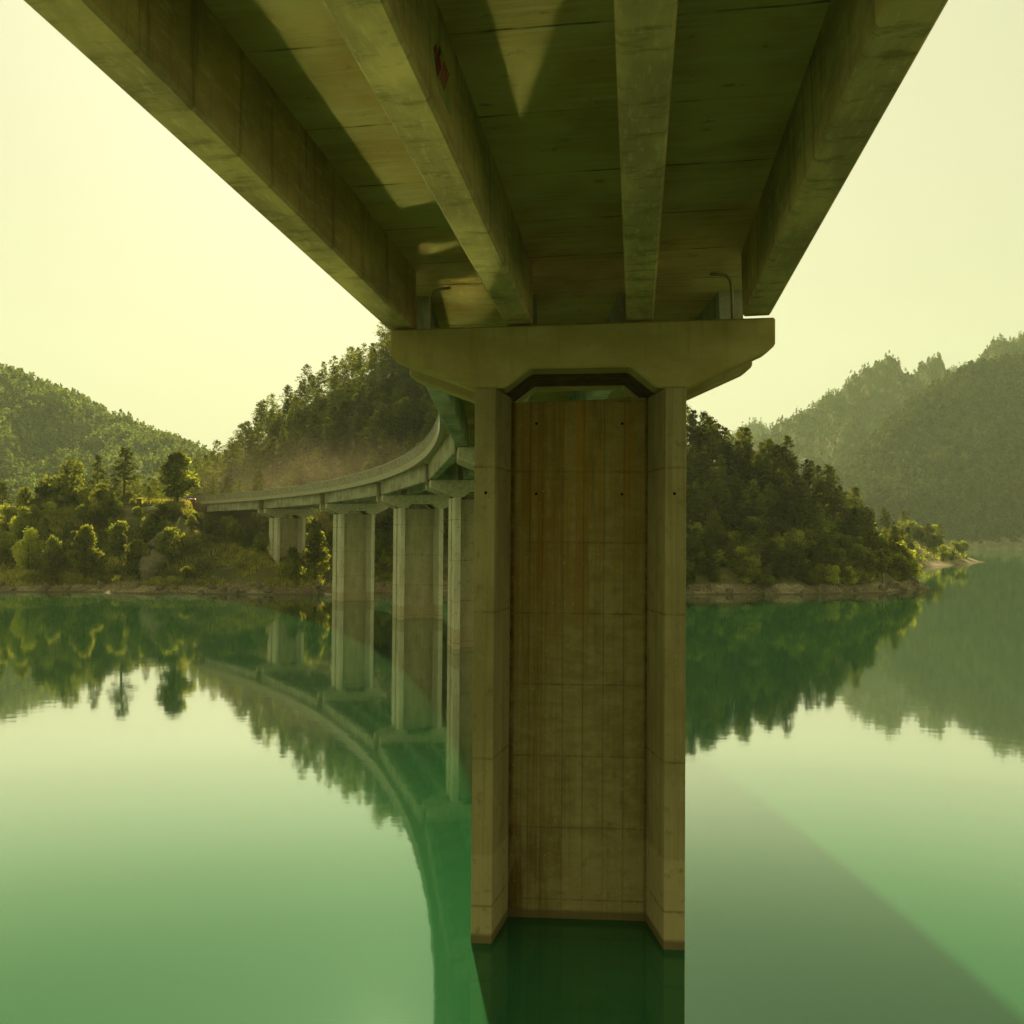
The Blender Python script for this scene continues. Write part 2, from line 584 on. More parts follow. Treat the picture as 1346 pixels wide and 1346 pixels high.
def make_span(length=L, gm='girder'):
    """One span; local: y along the chord, x right, z = 0 at the girder soffit."""
    root = empty('bridge_span')
    for u in GU:
        c = .05
        pl = [(u-GW+c, 0), (u+GW-c, 0), (u+GW, c), (u+GW, GD), (u-GW, GD), (u-GW, c)]
        g = MB()
        g.extrude(pl, 1.45, length-1.62, lambda p, q, t: (p, t, q))
        g.build('girder', M[gm], root)
    n = 24
    ss = [.03 + (length-.06)*i/n for i in range(n+1)]
    UL, UR = -5.80, 5.20

    def strip(off0, off1, z0, z1, name, m, side):
        b = MB()
        for i, s in enumerate(ss):
            e = arc(s) + (UL if side < 0 else UR)
            q = radial(e, s, length)
            b.v += [(e+off0, q, z0), (e+off1, q, z0), (e+off1, q, z1), (e+off0, q, z1)]
        for i in range(n):
            a = i*4
            for k in range(4):
                j = (k+1) % 4
                b.f.append((a+k, a+j, a+4+j, a+4+k))
        b.f += [(3, 2, 1, 0), (n*4, n*4+1, n*4+2, n*4+3)]
        return b.build(name, m, root)
    b = MB()
    for i, s in enumerate(ss):
        xl, xr = arc(s)+UL, arc(s)+UR
        ql, qr = radial(xl, s, length), radial(xr, s, length)
        b.v += [(xl, ql, GD), (xr, qr, GD), (xr, qr, GD+SLAB), (xl, ql, GD+SLAB)]
    for i in range(n):
        a = i*4
        for k in range(4):
            j = (k+1) % 4
            b.f.append((a+k, a+j, a+4+j, a+4+k))
    b.f += [(3, 2, 1, 0), (n*4, n*4+1, n*4+2, n*4+3)]
    b.build('deck_slab', M['slab'], root)
    for side in (-1, 1):
        w = .30
        o0, o1 = (-.05, w) if side < 0 else (-w, .05)
        strip(o0, o1, GD-.06 if side < 0 else GD+SLAB-.1, GD+SLAB+.26, 'edge_beam', M['beam'], side)
        # steel parapet: posts, upright slats, rails
        rl = MB()
        zt = GD+SLAB+.26
        ns = int(length/.17)
        for i in range(ns):
            s = .1 + (length-.2)*i/(ns-1)
            e = arc(s) + (UL+.06 if side < 0 else UR-.06)
            q = radial(e, s, length)
            rl.box(e-.012, e+.012, q-.045, q+.045, zt+.08, zt+1.0)
        for i in range(int(length/2)+1):
            s = .15 + (length-.3)*i/int(length/2)
            e = arc(s) + (UL+.10 if side < 0 else UR-.10)
            q = radial(e, s, length)
            rl.box(e-.05, e+.05, q-.06, q+.06, zt, zt+1.06)
        rail = rl.build('railing', M['rail'], root, recalc=False)
        for z in (zt+.06, zt+1.04):
            pts = [(arc(s) + (UL+.06 if side < 0 else UR-.06), radial(arc(s) + (UL if side < 0 else UR), s, length), z) for s in ss]
            MB().tube(pts, .045, 6).build('rail_bar', M['rail'], rail)
    # drain pipes by the joints
    for s in (.75, length-.75):
        e = GU[0]-GW-.10
        MB().tube([(e-.25, s, GD+.05), (e-.25, s, GD-.18), (e, s, GD-.42), (e, s, -.42)], .07, 8).build('drain_pipe', M['pipe'], root, smooth=True)
    for u in (GU[0]+GW+.10, GU[3]-GW-.12):
        d = .35 if u < 0 else -.35
        MB().tube([(u+d*1.6, length-.35, GD-.12), (u+d, length-.35, GD-.13), (u+d*.35, length-.35, GD-.18), (u+d*.06, length-.35, GD-.34), (u, length-.35, GD-.6), (u, length-.35, .12)],
                  .042, 8).build('drain_pipe', M['pipe'], root, smooth=True)
    return root


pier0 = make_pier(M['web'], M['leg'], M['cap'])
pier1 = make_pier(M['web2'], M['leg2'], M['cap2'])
pier_labels = [
    'tall brown-stained concrete pier standing in the water in the centre foreground',
    'pier hidden behind the big foreground pier, only its cap tip showing',
    'pier half hidden by the left edge of the foreground pier, bright strip down its side',
    'broad pier in open water, second to the left of the big foreground pier',
    'pier standing in the water just right of the yellow-green waterside tree',
    'leftmost pier, standing on the bank with a dark shrub in front of it',
]
for i in range(6):
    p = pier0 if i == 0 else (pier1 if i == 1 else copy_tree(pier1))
    x, y, t = axis(L*i)
    p.location = (x, y, deck_z(L*i))
    p.rotation_euler = (0, 0, -t)
    tag(p, pier_labels[i], 'bridge pier', 'piers of the curved bridge')

span0 = make_span()
span1 = make_span(L, 'girder2')
last = make_span(26.5, 'girder2')
span_labels = [
    'bridge span straight overhead with long beams and a red striped emblem',
    'bridge span starting just beyond the big foreground pier, green-tinted underneath',
    'bridge span ending on the pier half hidden by the foreground pier',
    'bridge span on the bend, ending on the broad pier in open water',
    'bridge span from the broad pier in open water to the pier beside the yellow-green tree',
    'bridge span reaching over the shore to the leftmost pier',
    'last bridge span, from the leftmost pier to the abutment on the bank',
]


def place_span(o, i):
    xa, ya, ta = axis(L*i)
    if i < 0:
        tm = R(TH1) + R(KAP)*L/2
        xb, yb = P1
        xa, ya = xb - L*math.sin(tm), yb - L*math.cos(tm)
        za, zb = H1 + .0164*L, H1
    else:
        xb, yb, tb = axis(L*(i+1))
        za, zb = deck_z(L*i), deck_z(L*(i+1))
    fw = Vector((xb-xa, yb-ya, zb-za)).normalized()
    rt = Vector((fw.y, -fw.x, 0)).normalized()
    up = rt.cross(fw)
    rt2 = (rt*math.cos(math.atan(BANK)) + up*math.sin(math.atan(BANK))).normalized()
    up2 = rt2.cross(fw)
    o.matrix_world = Matrix(((rt2.x, fw.x, up2.x, xa), (rt2.y, fw.y, up2.y, ya), (rt2.z, fw.z, up2.z, za+SO), (0, 0, 0, 1)))


for k, i in enumerate(range(-1, 6)):
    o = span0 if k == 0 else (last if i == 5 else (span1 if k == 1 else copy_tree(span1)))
    place_span(o, i)
    tag(o, span_labels[k], 'bridge span', 'spans of the curved bridge')

# painted emblem on the second beam of the overhead span: four slanting bars under a hand-like blot
emblem = empty('painted_emblem')
emblem.parent = span0
FX = GU[1] + GW


def face_poly(name, polys, m, off):
    b = MB()
    for pl in polys:
        b.extrude(pl, FX-.01, FX+off, lambda p, q, t: (t, p, q))
    return b.build(name, m, emblem)


emblem.name = 'painted_emblem'
face_poly('paint_patch', [[(16.95, .98), (17.2, 1.12), (18.45, .62), (18.3, .42), (17.55, .40), (17.05, .58)]], M['ochre'], .003)
bars = []
A0, A1, B0, B1 = np.array((17.53, .57)), np.array((17.90, 1.02)), np.array((17.90, .57)), np.array((18.32, 1.02))
for k in range(4):
    t0, t1 = k/4+.02, k/4+.155
    pts = [A0+(B0-A0)*t0, A0+(B0-A0)*t1, A1+(B1-A1)*t1, A1+(B1-A1)*t0]
    bars.append([tuple(p) for p in pts])
face_poly('red_bar', bars, M['red'], .006)
hand = [[(17.22, .70), (17.30, .62), (17.55, .88), (17.47, .94)], [(17.27, .60), (17.36, .56), (17.62, .84), (17.55, .92)], [(17.33, .55), (17.42, .53), (17.66, .78), (17.62, .86)],
        [(17.16, .80), (17.22, .72), (17.42, .92), (17.36, .98)]]
face_poly('finger_blot', hand, M['darkred'], .007)
face_poly('black_blot', [[(17.46, .95), (17.55, .90), (17.68, 1.00), (17.60, 1.06)]], M['black'], .009)

# ------------------------------------------------------------------ noise and terrain


def vnoise(x, y, seed=0):
    xi, yi = np.floor(x).astype(np.int64), np.floor(y).astype(np.int64)
    fx, fy = x-xi, y-yi
    fx, fy = fx*fx*(3-2*fx), fy*fy*(3-2*fy)

    def h(a, b):
        v = np.sin(a*127.1 + b*311.7 + seed*74.7)*43758.5453
        return v - np.floor(v)
    return (h(xi, yi)*(1-fx) + h(xi+1, yi)*fx)*(1-fy) + (h(xi, yi+1)*(1-fx) + h(xi+1, yi+1)*fx)*fy


def fbm(x, y, o=4, seed=0):
    a, s, t = .5, 0, 0
    for i in range(o):
        s = s + a*vnoise(x, y, seed+i)
        t += a
        x, y, a = x*2.03+5.1, y*2.03+1.7, a*.5
    return s/t - .5


def smooth(t):
    t = np.clip(t, 0, 1)
    return t*t*(3-2*t)


SHORE = [(-420, 150), (-260, 152), (-160, 156), (-120, 157), (-100, 160), (-85, 159), (-72, 161), (-60, 157), (-48, 158), (-40, 157), (-33, 159), (-22, 164), (-8, 168), (10, 167),
         (22, 166), (31, 165), (42, 168), (50, 168), (60, 172), (68, 174), (78, 184), (84, 192), (83, 204), (78, 225), (92, 262), (122, 305), (148, 333), (176, 368), (196, 398), (205, 414),
         (188, 424), (150, 440), (100, 470), (60, 520), (20, 640), (-420, 640)]
SP = np.array(SHORE, float)


def land_d(x, y):
    x, y = np.asarray(x, float), np.asarray(y, float)
    best = np.full(x.shape, 1e9)
    ins = np.zeros(x.shape, bool)
    for i in range(len(SP)):
        (ax, ay), (bx, by) = SP[i], SP[(i+1) % len(SP)]
        dx, dy = bx-ax, by-ay
        t = np.clip(((x-ax)*dx + (y-ay)*dy)/(dx*dx+dy*dy), 0, 1)
        best = np.minimum(best, np.hypot(x-ax-t*dx, y-ay-t*dy))
        c = ((ay > y) != (by > y)) & (x < (bx-ax)*(y-ay)/(by-ay+1e-12)+ax)
        ins ^= c
    return np.where(ins, best, -best)


CAPX = [-420, -150, -120, -105, -96, -88, -78, -60, -45, -36, -26, -15, 0]
CAPZ = [16, 13, 10.5, 11, 13.0, 15.2, 16.3, 16.4, 16.2, 15, 9, 3, 1]
YFX, YFY = [-420, -90, -62, -40, -25, -10, 0, 31, 50, 66, 78, 86], [225, 216, 206, 192, 178, 173, 171, 168.5, 171, 177, 187, 194]
HX = [-420, -260, -130, -100, -85, -77, -62, -45, -33, -15, 0, 20, 40, 53, 63, 70, 76, 84, 95]
HZ = [22, 20, 16, 17, 22, 29, 40, 52, 58, 64, 62, 48, 31, 23, 16.5, 12, 6, 1, 0]
YCX, YCY = [-420, -100, -33, 0, 40, 63, 80, 95], [290, 272, 256, 246, 216, 203, 195, 195]
ROAD = [axis(s)[:2] for s in np.arange(181, 188, 3.0)]
x_, y_, t_ = axis(186)
for k in range(26):
    t_ -= R(1.6)
    x_, y_ = x_ + 3*math.sin(t_), y_ + 3*math.cos(t_)
    ROAD.append((x_, y_))
ROAD = np.array(ROAD)
ROADZ = deck_z(181) + SO + GD + SLAB - .05


def height(x, y):
    x, y = np.asarray(x, float), np.asarray(y, float)
    d = land_d(x, y)
    wob = fbm(x*.11, y*.11, 3, 3)
    dd = d + wob*5*smooth(d/8)
    beach = np.where(d > 0, 2.0*smooth(dd/6.5), -3.5*smooth(-d/14))
    cap = np.interp(x, CAPX, CAPZ)
    bank = cap*smooth(np.clip((dd-2.5)/30, 0, 1))**.85
    gully = fbm(x*.16, y*.05, 4, 11)
    bank = bank + gully*4.5*smooth(bank/6)*(1-smooth((bank-cap*.8)/(cap*.2+.01)))
    yf, yc, hc = np.interp(x, YFX, YFY), np.interp(x, YCX, YCY), np.interp(x, HX, HZ)
    t = np.clip((y-yf)/(yc-yf), 0, 1)
    hill = hc*t**.82
    back = np.maximum(y-yc, 0)
    hill = hill - .22*back
    hill = hill + fbm(x*.06, y*.06, 5, 21)*9*smooth(hill/18)
    z = np.where(d > 0, np.maximum(np.maximum(beach, bank), hill), beach)
    spit = 9.5*smooth(d/24)*smooth((y-285)/25) + fbm(x*.12, y*.12, 4, 5)*2*smooth(d/10)
    z = np.where((d > 0) & (y > 285) & (x > 60), np.maximum(spit, .3*smooth(d/3)), z)
    z = z + fbm(x*.5, y*.5, 3, 31)*.9*smooth(d/6)
    # the road bench
    rd = np.full(x.shape, 1e9)
    for a, b in zip(ROAD[:-1], ROAD[1:]):
        e = b-a
        tt = np.clip(((x-a[0])*e[0] + (y-a[1])*e[1])/(e@e), 0, 1)
        rd = np.minimum(rd, np.hypot(x-a[0]-tt*e[0], y-a[1]-tt*e[1]))
    w = 1-smooth((rd-6.5)/5)
    z = z*(1-w) + (ROADZ-.12)*w
    # clear room below the deck
    for s in np.arange(124, 180, 4.0):
        bx, by, bt = axis(s)
        w = 1-smooth((np.hypot(x-bx, y-by)-7)/5)
        lim = 11.0 - (180-s)*.16
        z = np.where(z > lim, z*(1-w) + lim*w, z)
    return z


gx, gy = np.arange(-300, 262, 1.6), np.concatenate([np.arange(138, 300, 1.6), np.arange(300, 520, 4)])
GX, GY = np.meshgrid(gx, gy)
GZ = height(GX, GY)
nx, ny = len(gx), len(gy)
idx = np.arange(nx*ny).reshape(ny, nx)
quads = np.stack([idx[:-1, :-1], idx[:-1, 1:], idx[1:, 1:], idx[1:, :-1]], -1).reshape(-1, 4)
terr = link_np('terrain', np.stack([GX, GY, GZ], -1).reshape(-1, 3), quads, M['ground'], smooth=True)
tag(terr, 'earth and rock slopes of the lake shore', kind='structure')


def hz(x, y):
    return float(height(np.array([x]), np.array([y]))[0])


S = 2500
bed = link('ground', [(-S, -S, -4), (S, -S, -4), (S, S, -4), (-S, S, -4)], [(0, 1, 2, 3)], M['ground'])
tag(bed, 'bed of the lake and land around', kind='structure')
lake = link('lake_water', [(-S, -S, 0), (S, -S, 0), (S, S, 0), (-S, S, 0)], [(0, 1, 2, 3)], M['water'])
tag(lake, 'calm green lake water', kind='structure')

# road behind the abutment
rb = MB()
for i, p in enumerate(ROAD):
    a = ROAD[max(i-1, 0)]
    b = ROAD[min(i+1, len(ROAD)-1)]
    d = (b-a)/np.linalg.norm(b-a)
    nrm = np.array([d[1], -d[0]])
    for u in (-4.2, 4.2):
        q = p + nrm*u
        rb.v.append((q[0], q[1], ROADZ+.02))
rb.f = [(2*i, 2*i+1, 2*i+3, 2*i+2) for i in range(len(ROAD)-1)]
tag(rb.build('road', M['asphalt']), 'road leaving the bridge', kind='structure')

# abutment
ax_, ay_, at_ = axis(L*5 + 26.9)
ab = empty('bridge_abutment', (ax_, ay_, deck_z(180)), -at_)
MB().box(-5.3, 5.3, 0, 1.2, -7, SO-.02).build('seat_wall', M['abut'], ab, bevel=.03)
MB().box(-5.3, 5.3, .6, 1.15, SO-.017, SO+GD+SLAB).build('back_wall', M['abut'], ab, bevel=.02)
for sx in (-1, 1):
    MB().extrude([(1.203, -6), (6.5, -1.2), (6.5, SO+GD+SLAB-.1), (1.203, SO+GD+SLAB-.1)], sx*5.2-.2, sx*5.2+.2, lambda p, q, t: (t, p, q)).build('wing_wall', M['abut'], ab, bevel=.02)
tag(ab, 'brown concrete abutment under the far left end of the bridge', 'abutment')

# ------------------------------------------------------------------ vegetation


def leaf_quads(C, size, rs, flat=0.0, aspect=.62):
    """Diamond leaves at centres C with random orientation."""
    n = len(C)
    a = rs.normal(size=(n, 3))
    if flat:
        a[:, 2] *= 1-flat
    a /= np.linalg.norm(a, axis=1)[:, None] + 1e-9
    b = rs.normal(size=(n, 3))
    b -= a*(a*b).sum(1)[:, None]
    b /= np.linalg.norm(b, axis=1)[:, None] + 1e-9
    s = (size*rs.uniform(.6, 1.35, n))[:, None]
    V = np.stack([C-a*s, C+b*s*aspect, C+a*s, C-b*s*aspect], 1).reshape(-1, 3)
    return V, np.arange(4*n).reshape(-1, 4)


def clumps(P, rad, per, rs, squash=.6):
    n = len(P)
    off = rs.normal(size=(n, per, 3))
    off /= np.linalg.norm(off, axis=2)[..., None]
    off *= (rs.uniform(.15, 1, (n, per))**.6)[..., None]*np.asarray(rad).reshape(-1, 1, 1)
    off[..., 2] *= squash
    return (P[:, None, :]+off).reshape(-1, 3)


def pine_geo(h, rw, seed, per=38, base=.28, leaf=.21):
    rs = np.random.default_rng(seed)
    tr = MB()
    lean = rs.normal(0, .03, 2)
    pts = [(lean[0]*h*t**1.5, lean[1]*h*t**1.5, h*t) for t in np.linspace(0, .96, 6)]
    tr.tube([(p[0], p[1], p[2]-(.8 if i == 0 else 0)) for i, p in enumerate(pts)], [h*.017*(1-.85*t)+.02 for t in np.linspace(0, 1, 6)], 6)
    P, Rr = [], []
    bias = rs.uniform(0, 6.28)
    ncl = int(24 + 12*rs.random())
    for i in range(ncl):
        k = ((i+rs.uniform(0, 1))/ncl)**.9
        t = base + (1-base)*k
        prof = min(1.0, .45+2.6*k)*(1-k)**.55
        a = i*2.4 + rs.uniform(-.5, .5)
        rr = rw*prof*rs.uniform(.35, 1.12)*(1+.25*math.cos(a-bias))
        c = np.array([lean[0]*h*t**1.5, lean[1]*h*t**1.5, h*t])
        e = np.array([math.cos(a)*rr, math.sin(a)*rr, rr*rs.uniform(-.1, .3)])
        tr.tube([tuple(c-np.array([0, 0, .15*rr])), tuple(c+e*.9)], [.05, .012], 3, False)
        cr = rw*rs.uniform(.22, .42)*(.55+.45*prof)
        P.append(c+e*.95)
        Rr.append(cr)
        if rr > rw*.5:
            P.append(c+e*.5+rs.normal(0, .15, 3))
            Rr.append(cr*.8)
    P.append(np.array([lean[0]*h, lean[1]*h, h*.965]))
    Rr.append(.4)
    P, Rr = np.array(P), np.array(Rr)*1.12
    V, Q = leaf_quads(clumps(P, Rr, per, rs, .58), leaf, rs, .3, .5)
    return tr, V, Q


def broad_geo(h, w, seed, lobes=16, leaves=2600, leaf=.24, bottom=.03, tall=1.0):
    rs = np.random.default_rng(seed)
    tr = MB()
    P, Rr = [], []
    for i in range(lobes):
        t = rs.uniform(0, 1)
        zc = h*(bottom + (1-bottom)*(.12+.76*t))
        prof = math.sin(math.pi*min(1, (.18+.80*t)))**.7
        a = rs.uniform(0, 6.28)
        rad = w*.5*prof*rs.uniform(.15, .75)
        P.append((math.cos(a)*rad, math.sin(a)*rad, zc))
        Rr.append(w*rs.uniform(.15, .27)*(.6+.4*prof))
    P.append((0, 0, h*.86))
    Rr.append(w*.17)
    P, Rr = np.array(P), np.array(Rr)
    top = np.array([0, 0, h*.6])
    tr.tube([(0, 0, -.8), (.05*w*.2, 0, h*.25), tuple(top)], [h*.022+.05, h*.016+.04, .03], 6)
    for p in P[::2]:
        st = np.array([0, 0, h*rs.uniform(.12, .4)])
        tr.tube([tuple(st), tuple(st*.4+p*.6+np.array([0, 0, .02*h])), tuple(p)], [.05, .03, .012], 3, False)
    wgt = Rr**2/np.sum(Rr**2)
    which = rs.choice(len(P), leaves, p=wgt)
    d = rs.normal(size=(leaves, 3))
    d /= np.linalg.norm(d, axis=1)[:, None]
    rr = Rr[which]*(rs.uniform(.1, 1.0, leaves)**.4)*rs.uniform(.9, 1.18, leaves)
    C = P[which] + d*rr[:, None]*np.array([1, 1, .85*tall])
    C[:, 2] = np.maximum(C[:, 2], .05)
    V, Q = leaf_quads(C, leaf, rs, 0, .6)
    return tr, V, Q


def plant(name, geo, mat, bark='bark'):
    root = empty(name)
    tr, V, Q = geo
    tr.build('trunk', M[bark], root, smooth=True, recalc=False)
    link_np('crown', V, Q, M[mat], root)
    return root


def put(o, x, y, rz, sc, z=None):
    o.location = (x, y, (hz(x, y) if z is None else z) - .05)
    o.rotation_euler = (0, 0, rz)
    o.scale = (sc, sc, sc) if not isinstance(sc, tuple) else sc


PINES = [(9.5, 2.5), (10.5, 2.2), (8.5, 2.7), (11.0, 2.7), (9.0, 2.0), (7.5, 2.4), (10.0, 2.9), (8.0, 2.2)]
pine_geos = [pine_geo(h, w, 100+i, base=(.25, .35, .2, .4, .3, .18, .38, .22)[i]) for i, (h, w) in enumerate(PINES)]
broad_geos = [broad_geo(7, 5.5, 200, 18, 2800, .25), broad_geo(8, 5.0, 201, 20, 3000, .25), broad_geo(6, 6.0, 202, 16, 2600, .26)]
shrub_geos = [broad_geo(3.2, 3.6, 300, 12, 1500, .17, .02), broad_geo(2.6, 3.8, 301, 12, 1400, .17, .02), broad_geo(4.2, 3.4, 302, 14, 1700, .17, .03), broad_geo(3.6, 4.4, 303, 14, 1700, .18, .02)]

protos = {}


def get(kind, i):
    """First call builds, later calls copy."""
    key = (kind, i)
    if key in protos:
        return copy_tree(protos[key])
    nm, geos, mat = dict(pine=('pine_tree', pine_geos, 'pine'), broad=('broadleaf_tree', broad_geos, 'broad'), light=('broadleaf_tree', broad_geos, 'light'),
                         shrub=('shrub', shrub_geos, 'light'), dshrub=('shrub', shrub_geos, 'broad'))[kind]
    o = plant(nm, geos[i % len(geos)], mat)
    protos[key] = o
    return o


taken = []


def single(kind, i, px, ytop, Y, label, cat='tree', width=None, group=None, z=None):
    """A tree told apart by itself: its crown reaches photo row ytop at column px, distance Y."""
    p = at(px, ytop, Y)
    zb = hz(p.x, p.y) if z is None else z
    h0 = dict(pine=PINES, broad=[(7, 5.5), (8, 5.0), (6, 6.0)], light=[(7, 5.5), (8, 5.0), (6, 6.0)], shrub=[(3.2, 3.6), (2.6, 3.8), (4.2, 3.4), (3.6, 4.4)],
              dshrub=[(3.2, 3.6), (2.6, 3.8), (4.2, 3.4), (3.6, 4.4)])[kind]
    h0 = h0[i % len(h0)]
    hh = max(1.0, p.z - zb)
    sz = hh/(h0[0]*1.0)
    w0 = h0[1] if kind not in ('pine',) else h0[1]*2
    sx = sz if width is None else (width/F_PX*Y)/w0
    o = get(kind, i)
    put(o, p.x, p.y, random.uniform(0, 6.28), (sx, sx, sz), zb)
    tag(o, label, cat, group)
    taken.append((p.x, p.y, .35*w0*sx))
    return o


# trees on the left bank's flat top, each told apart
single('broad', 1, 234, 590, 190, 'dense round-topped dark tree alone against the sky beside the bridge end', width=62)
single('pine', 1, 164, 589, 194, 'tall narrow tree with loose crown, right end of the bank-top row', width=44)
single('pine', 4, 129, 598, 197, 'slim dark tree between the wide dark tree and the tall narrow one', width=26)
single('broad', 2, 97, 603, 191, 'widest dark tree of the row on top of the left bank', width=80)
single('broad', 0, 136, 633, 189, 'low green tree at the foot of the bank-top row', width=34)
single('dshrub', 3, 62, 632, 192, 'dark bushy tree left of the widest dark tree', 'tree', width=40)
single('dshrub', 1, 33, 642, 190, 'low dark crown near the left picture edge on the bank top', 'tree', width=44)
single('pine', 5, 4, 634, 196, 'dark conifer cut by the left picture edge', width=36)
single('broad', 0, 70, 640, 193, 'second dark round crown squeezed behind the bushy tree', width=36)
# big bushes on the bank face
single('light', 1, 113, 686, 166, 'large yellow-green round bush in the middle of the left bank', 'bush', width=46)
single('light', 0, 30, 662, 178, 'pale yellow-green bush high on the far left of the bank', 'bush', width=32)
single('light', 0, 38, 690, 170, 'yellow-green bush halfway down the left bank near the picture edge', 'bush', width=38)
single('dshrub', 0, 70, 705, 170, 'dark bush just left of the large yellow-green round bush', 'bush', width=34)
single('dshrub', 2, 150, 655, 184, 'upright green bush under the tall narrow tree', 'bush', width=30)
single('light', 1, 415, 690, 164, 'yellow-green waterside tree between the two leftmost piers', width=48)
single('dshrub', 2, 384, 716, 163, 'dark shrub in front of the leftmost pier', 'shrub', width=28)
single('light', 2, 250, 668, 184, 'tall pale bush directly below the bridge end', 'bush', width=32)
single('dshrub', 3, 218, 662, 186, 'wide green bush below the lone round-topped tree', 'bush', width=48)

# shrubs over the bank
rs = np.random.default_rng(5)
cnt = 0
tries = 0
pts = [(x, y) for x, y, r in taken]
while cnt < 66 and tries < 6000:
    tries += 1
    x, y = rs.uniform(-125, -24), rs.uniform(161, 191)
    d = float(land_d(np.array([x]), np.array([y]))[0])
    if d < 4.5 or (x > -62 and d > 26):
        continue
    if min(math.hypot(x-a, y-b) for a, b in pts) < 2.7:
        continue
    px, py = to_px(x, y, hz(x, y))
    if px < -25:
        continue
    bx = [math.hypot(x-axis(s)[0], y-axis(s)[1]) for s in (150, 155, 160, 165, 170, 175, 180)]
    if min(bx) < 3.2:
        continue
    if 268 < px < 445 and y < 170:
        continue
    kind = 'shrub' if (rs.random() < (.62 if px < 190 else .22)) else 'dshrub'
    if rs.random() < .05 and px < 240:
        kind = 'pine'
    o = get(kind, int(rs.integers(0, 4)))
    s = rs.uniform(.65, 1.55)
    if kind == 'pine':
        s *= .45
    put(o, x, y, rs.uniform(0, 6.28), (s*rs.uniform(.85, 1.2), s*rs.uniform(.85, 1.2), s*rs.uniform(.8, 1.3)))
    if kind == 'pine':
        tag(o, 'young conifer among the shrubs on the face of the left bank', 'tree', 'young conifers on the left bank')
    elif kind == 'shrub':
        tag(o, 'yellow-green shrub scattered on the face of the left bank', 'shrub', 'light shrubs on the left bank')
    else:
        tag(o, 'dark green shrub scattered on the face of the left bank', 'shrub', 'dark shrubs on the left bank')
    pts.append((x, y))
    cnt += 1

# wooded hill behind the bridge and the wooded point on the right
cand = []
gxx = np.arange(-112, 92, 2.9)
gyy = np.arange(167, 285, 2.9)
cx, cy = np.meshgrid(gxx, gyy)
cx = (cx + rs.uniform(-1.5, 1.5, cx.shape)).ravel()
cy = (cy + rs.uniform(-1.5, 1.5, cy.shape)).ravel()
cz = height(cx, cy)
cdst = land_d(cx, cy)
yf_, yc_, hc_ = np.interp(cx, YFX, YFY), np.interp(cx, YCX, YCY), np.interp(cx, HX, HZ)
rdist = np.min(np.hypot(cx[:, None]-ROAD[None, :, 0], cy[:, None]-ROAD[None, :, 1]), 1)
bs = np.array([axis(s)[:2] for s in np.arange(110, 184, 2.0)])
bdist = np.min(np.hypot(cx[:, None]-bs[None, :, 0], cy[:, None]-bs[None, :, 1]), 1)
ok = (cdst > 3.6) & ((cy > yf_+1.0) | (cx > 24)) & (cy < yc_+9) & (rdist > 7.5) & (bdist > 9) & (cz > 1.3) & (hc_ > 3)
# bare earth cutting above the road
cut = (cx < -22) & (cz < np.interp(cx, [-90, -60, -40, -22], [21, 23, 25, 22])) & (rs.random(cx.shape) < .72)
ok &= ~cut
ok &= rs.random(cx.shape) < .90
cx, cy, cz = cx[ok], cy[ok], cz[ok]
PX = np.array([to_px(a, b, c+6) for a, b, c in zip(cx, cy, cz)])
vis = ((PX[:, 0] > -10) & (PX[:, 0] < 612)) | ((PX[:, 0] > 905) & (PX[:, 0] < 1360))
order = np.argsort(np.where(vis, cy, cy+1000))
n_ind = 0
rest = []
for i in order:
    x, y, z = cx[i], cy[i], cz[i]
    right = PX[i, 0] > 640
    k = int(rs.integers(0, 8))
    s = rs.uniform(.68, 1.18)
    front = y < np.interp(x, YFX, YFY) + 9
    lightish = rs.random() < (.10 if right else .14) or (front and rs.random() < .35)
    s *= .8 if front else 1
    # the point on the right: trees shrink towards its tip
    if right and x > 60:
        s *= .8
    if vis[i] and n_ind < 360:
        if lightish:
            o = get('broad' if rs.random() < .8 else 'light', k % 3)
            s *= .8
            nm = ('leafy round-crowned tree among the pines on the ', 'tree', 'leafy trees on the ')
        else:
            o = get('pine', k)
            nm = ('dark pine of the dense wood on the ', 'pine tree', 'pines on the ')
        where = 'wooded point right of the foreground pier' if right else 'hill behind the curved bridge'
        put(o, x, y, rs.uniform(0, 6.28), (s*rs.uniform(.9, 1.2), s*rs.uniform(.9, 1.2), s), z)
        tag(o, nm[0]+where, nm[1], nm[2]+where)
        n_ind += 1
    else:
        rest.append((x, y, z, k, s, lightish))


def merge_forest(name, items, geos, mat, label):
    VV, QQ, off = [], [], 0
    for x, y, z, k, s, a in items:
        _, V, Q = geos[k % len(geos)]
        V = V.reshape(-1, 4, 3)[::2].reshape(-1, 3)
        Q = Q[:len(Q[::2])]
        V = V.copy()
        c, sn = math.cos(a), math.sin(a)
        W = V*s
        W = np.stack([W[:, 0]*c-W[:, 1]*sn+x, W[:, 0]*sn+W[:, 1]*c+y, W[:, 2]+z], -1)
        VV.append(W)
        QQ.append(Q+off)
        off += len(V)
    o = link_np(name, np.concatenate(VV), np.concatenate(QQ), M[mat])
    tag(o, label, kind='stuff')
    return o


merge_forest('forest', [(x, y, z, k, s, rs.uniform(0, 6.28)) for x, y, z, k, s, l in rest], pine_geos, 'pine', 'deeper trees of the wood on the hill behind the bridge')

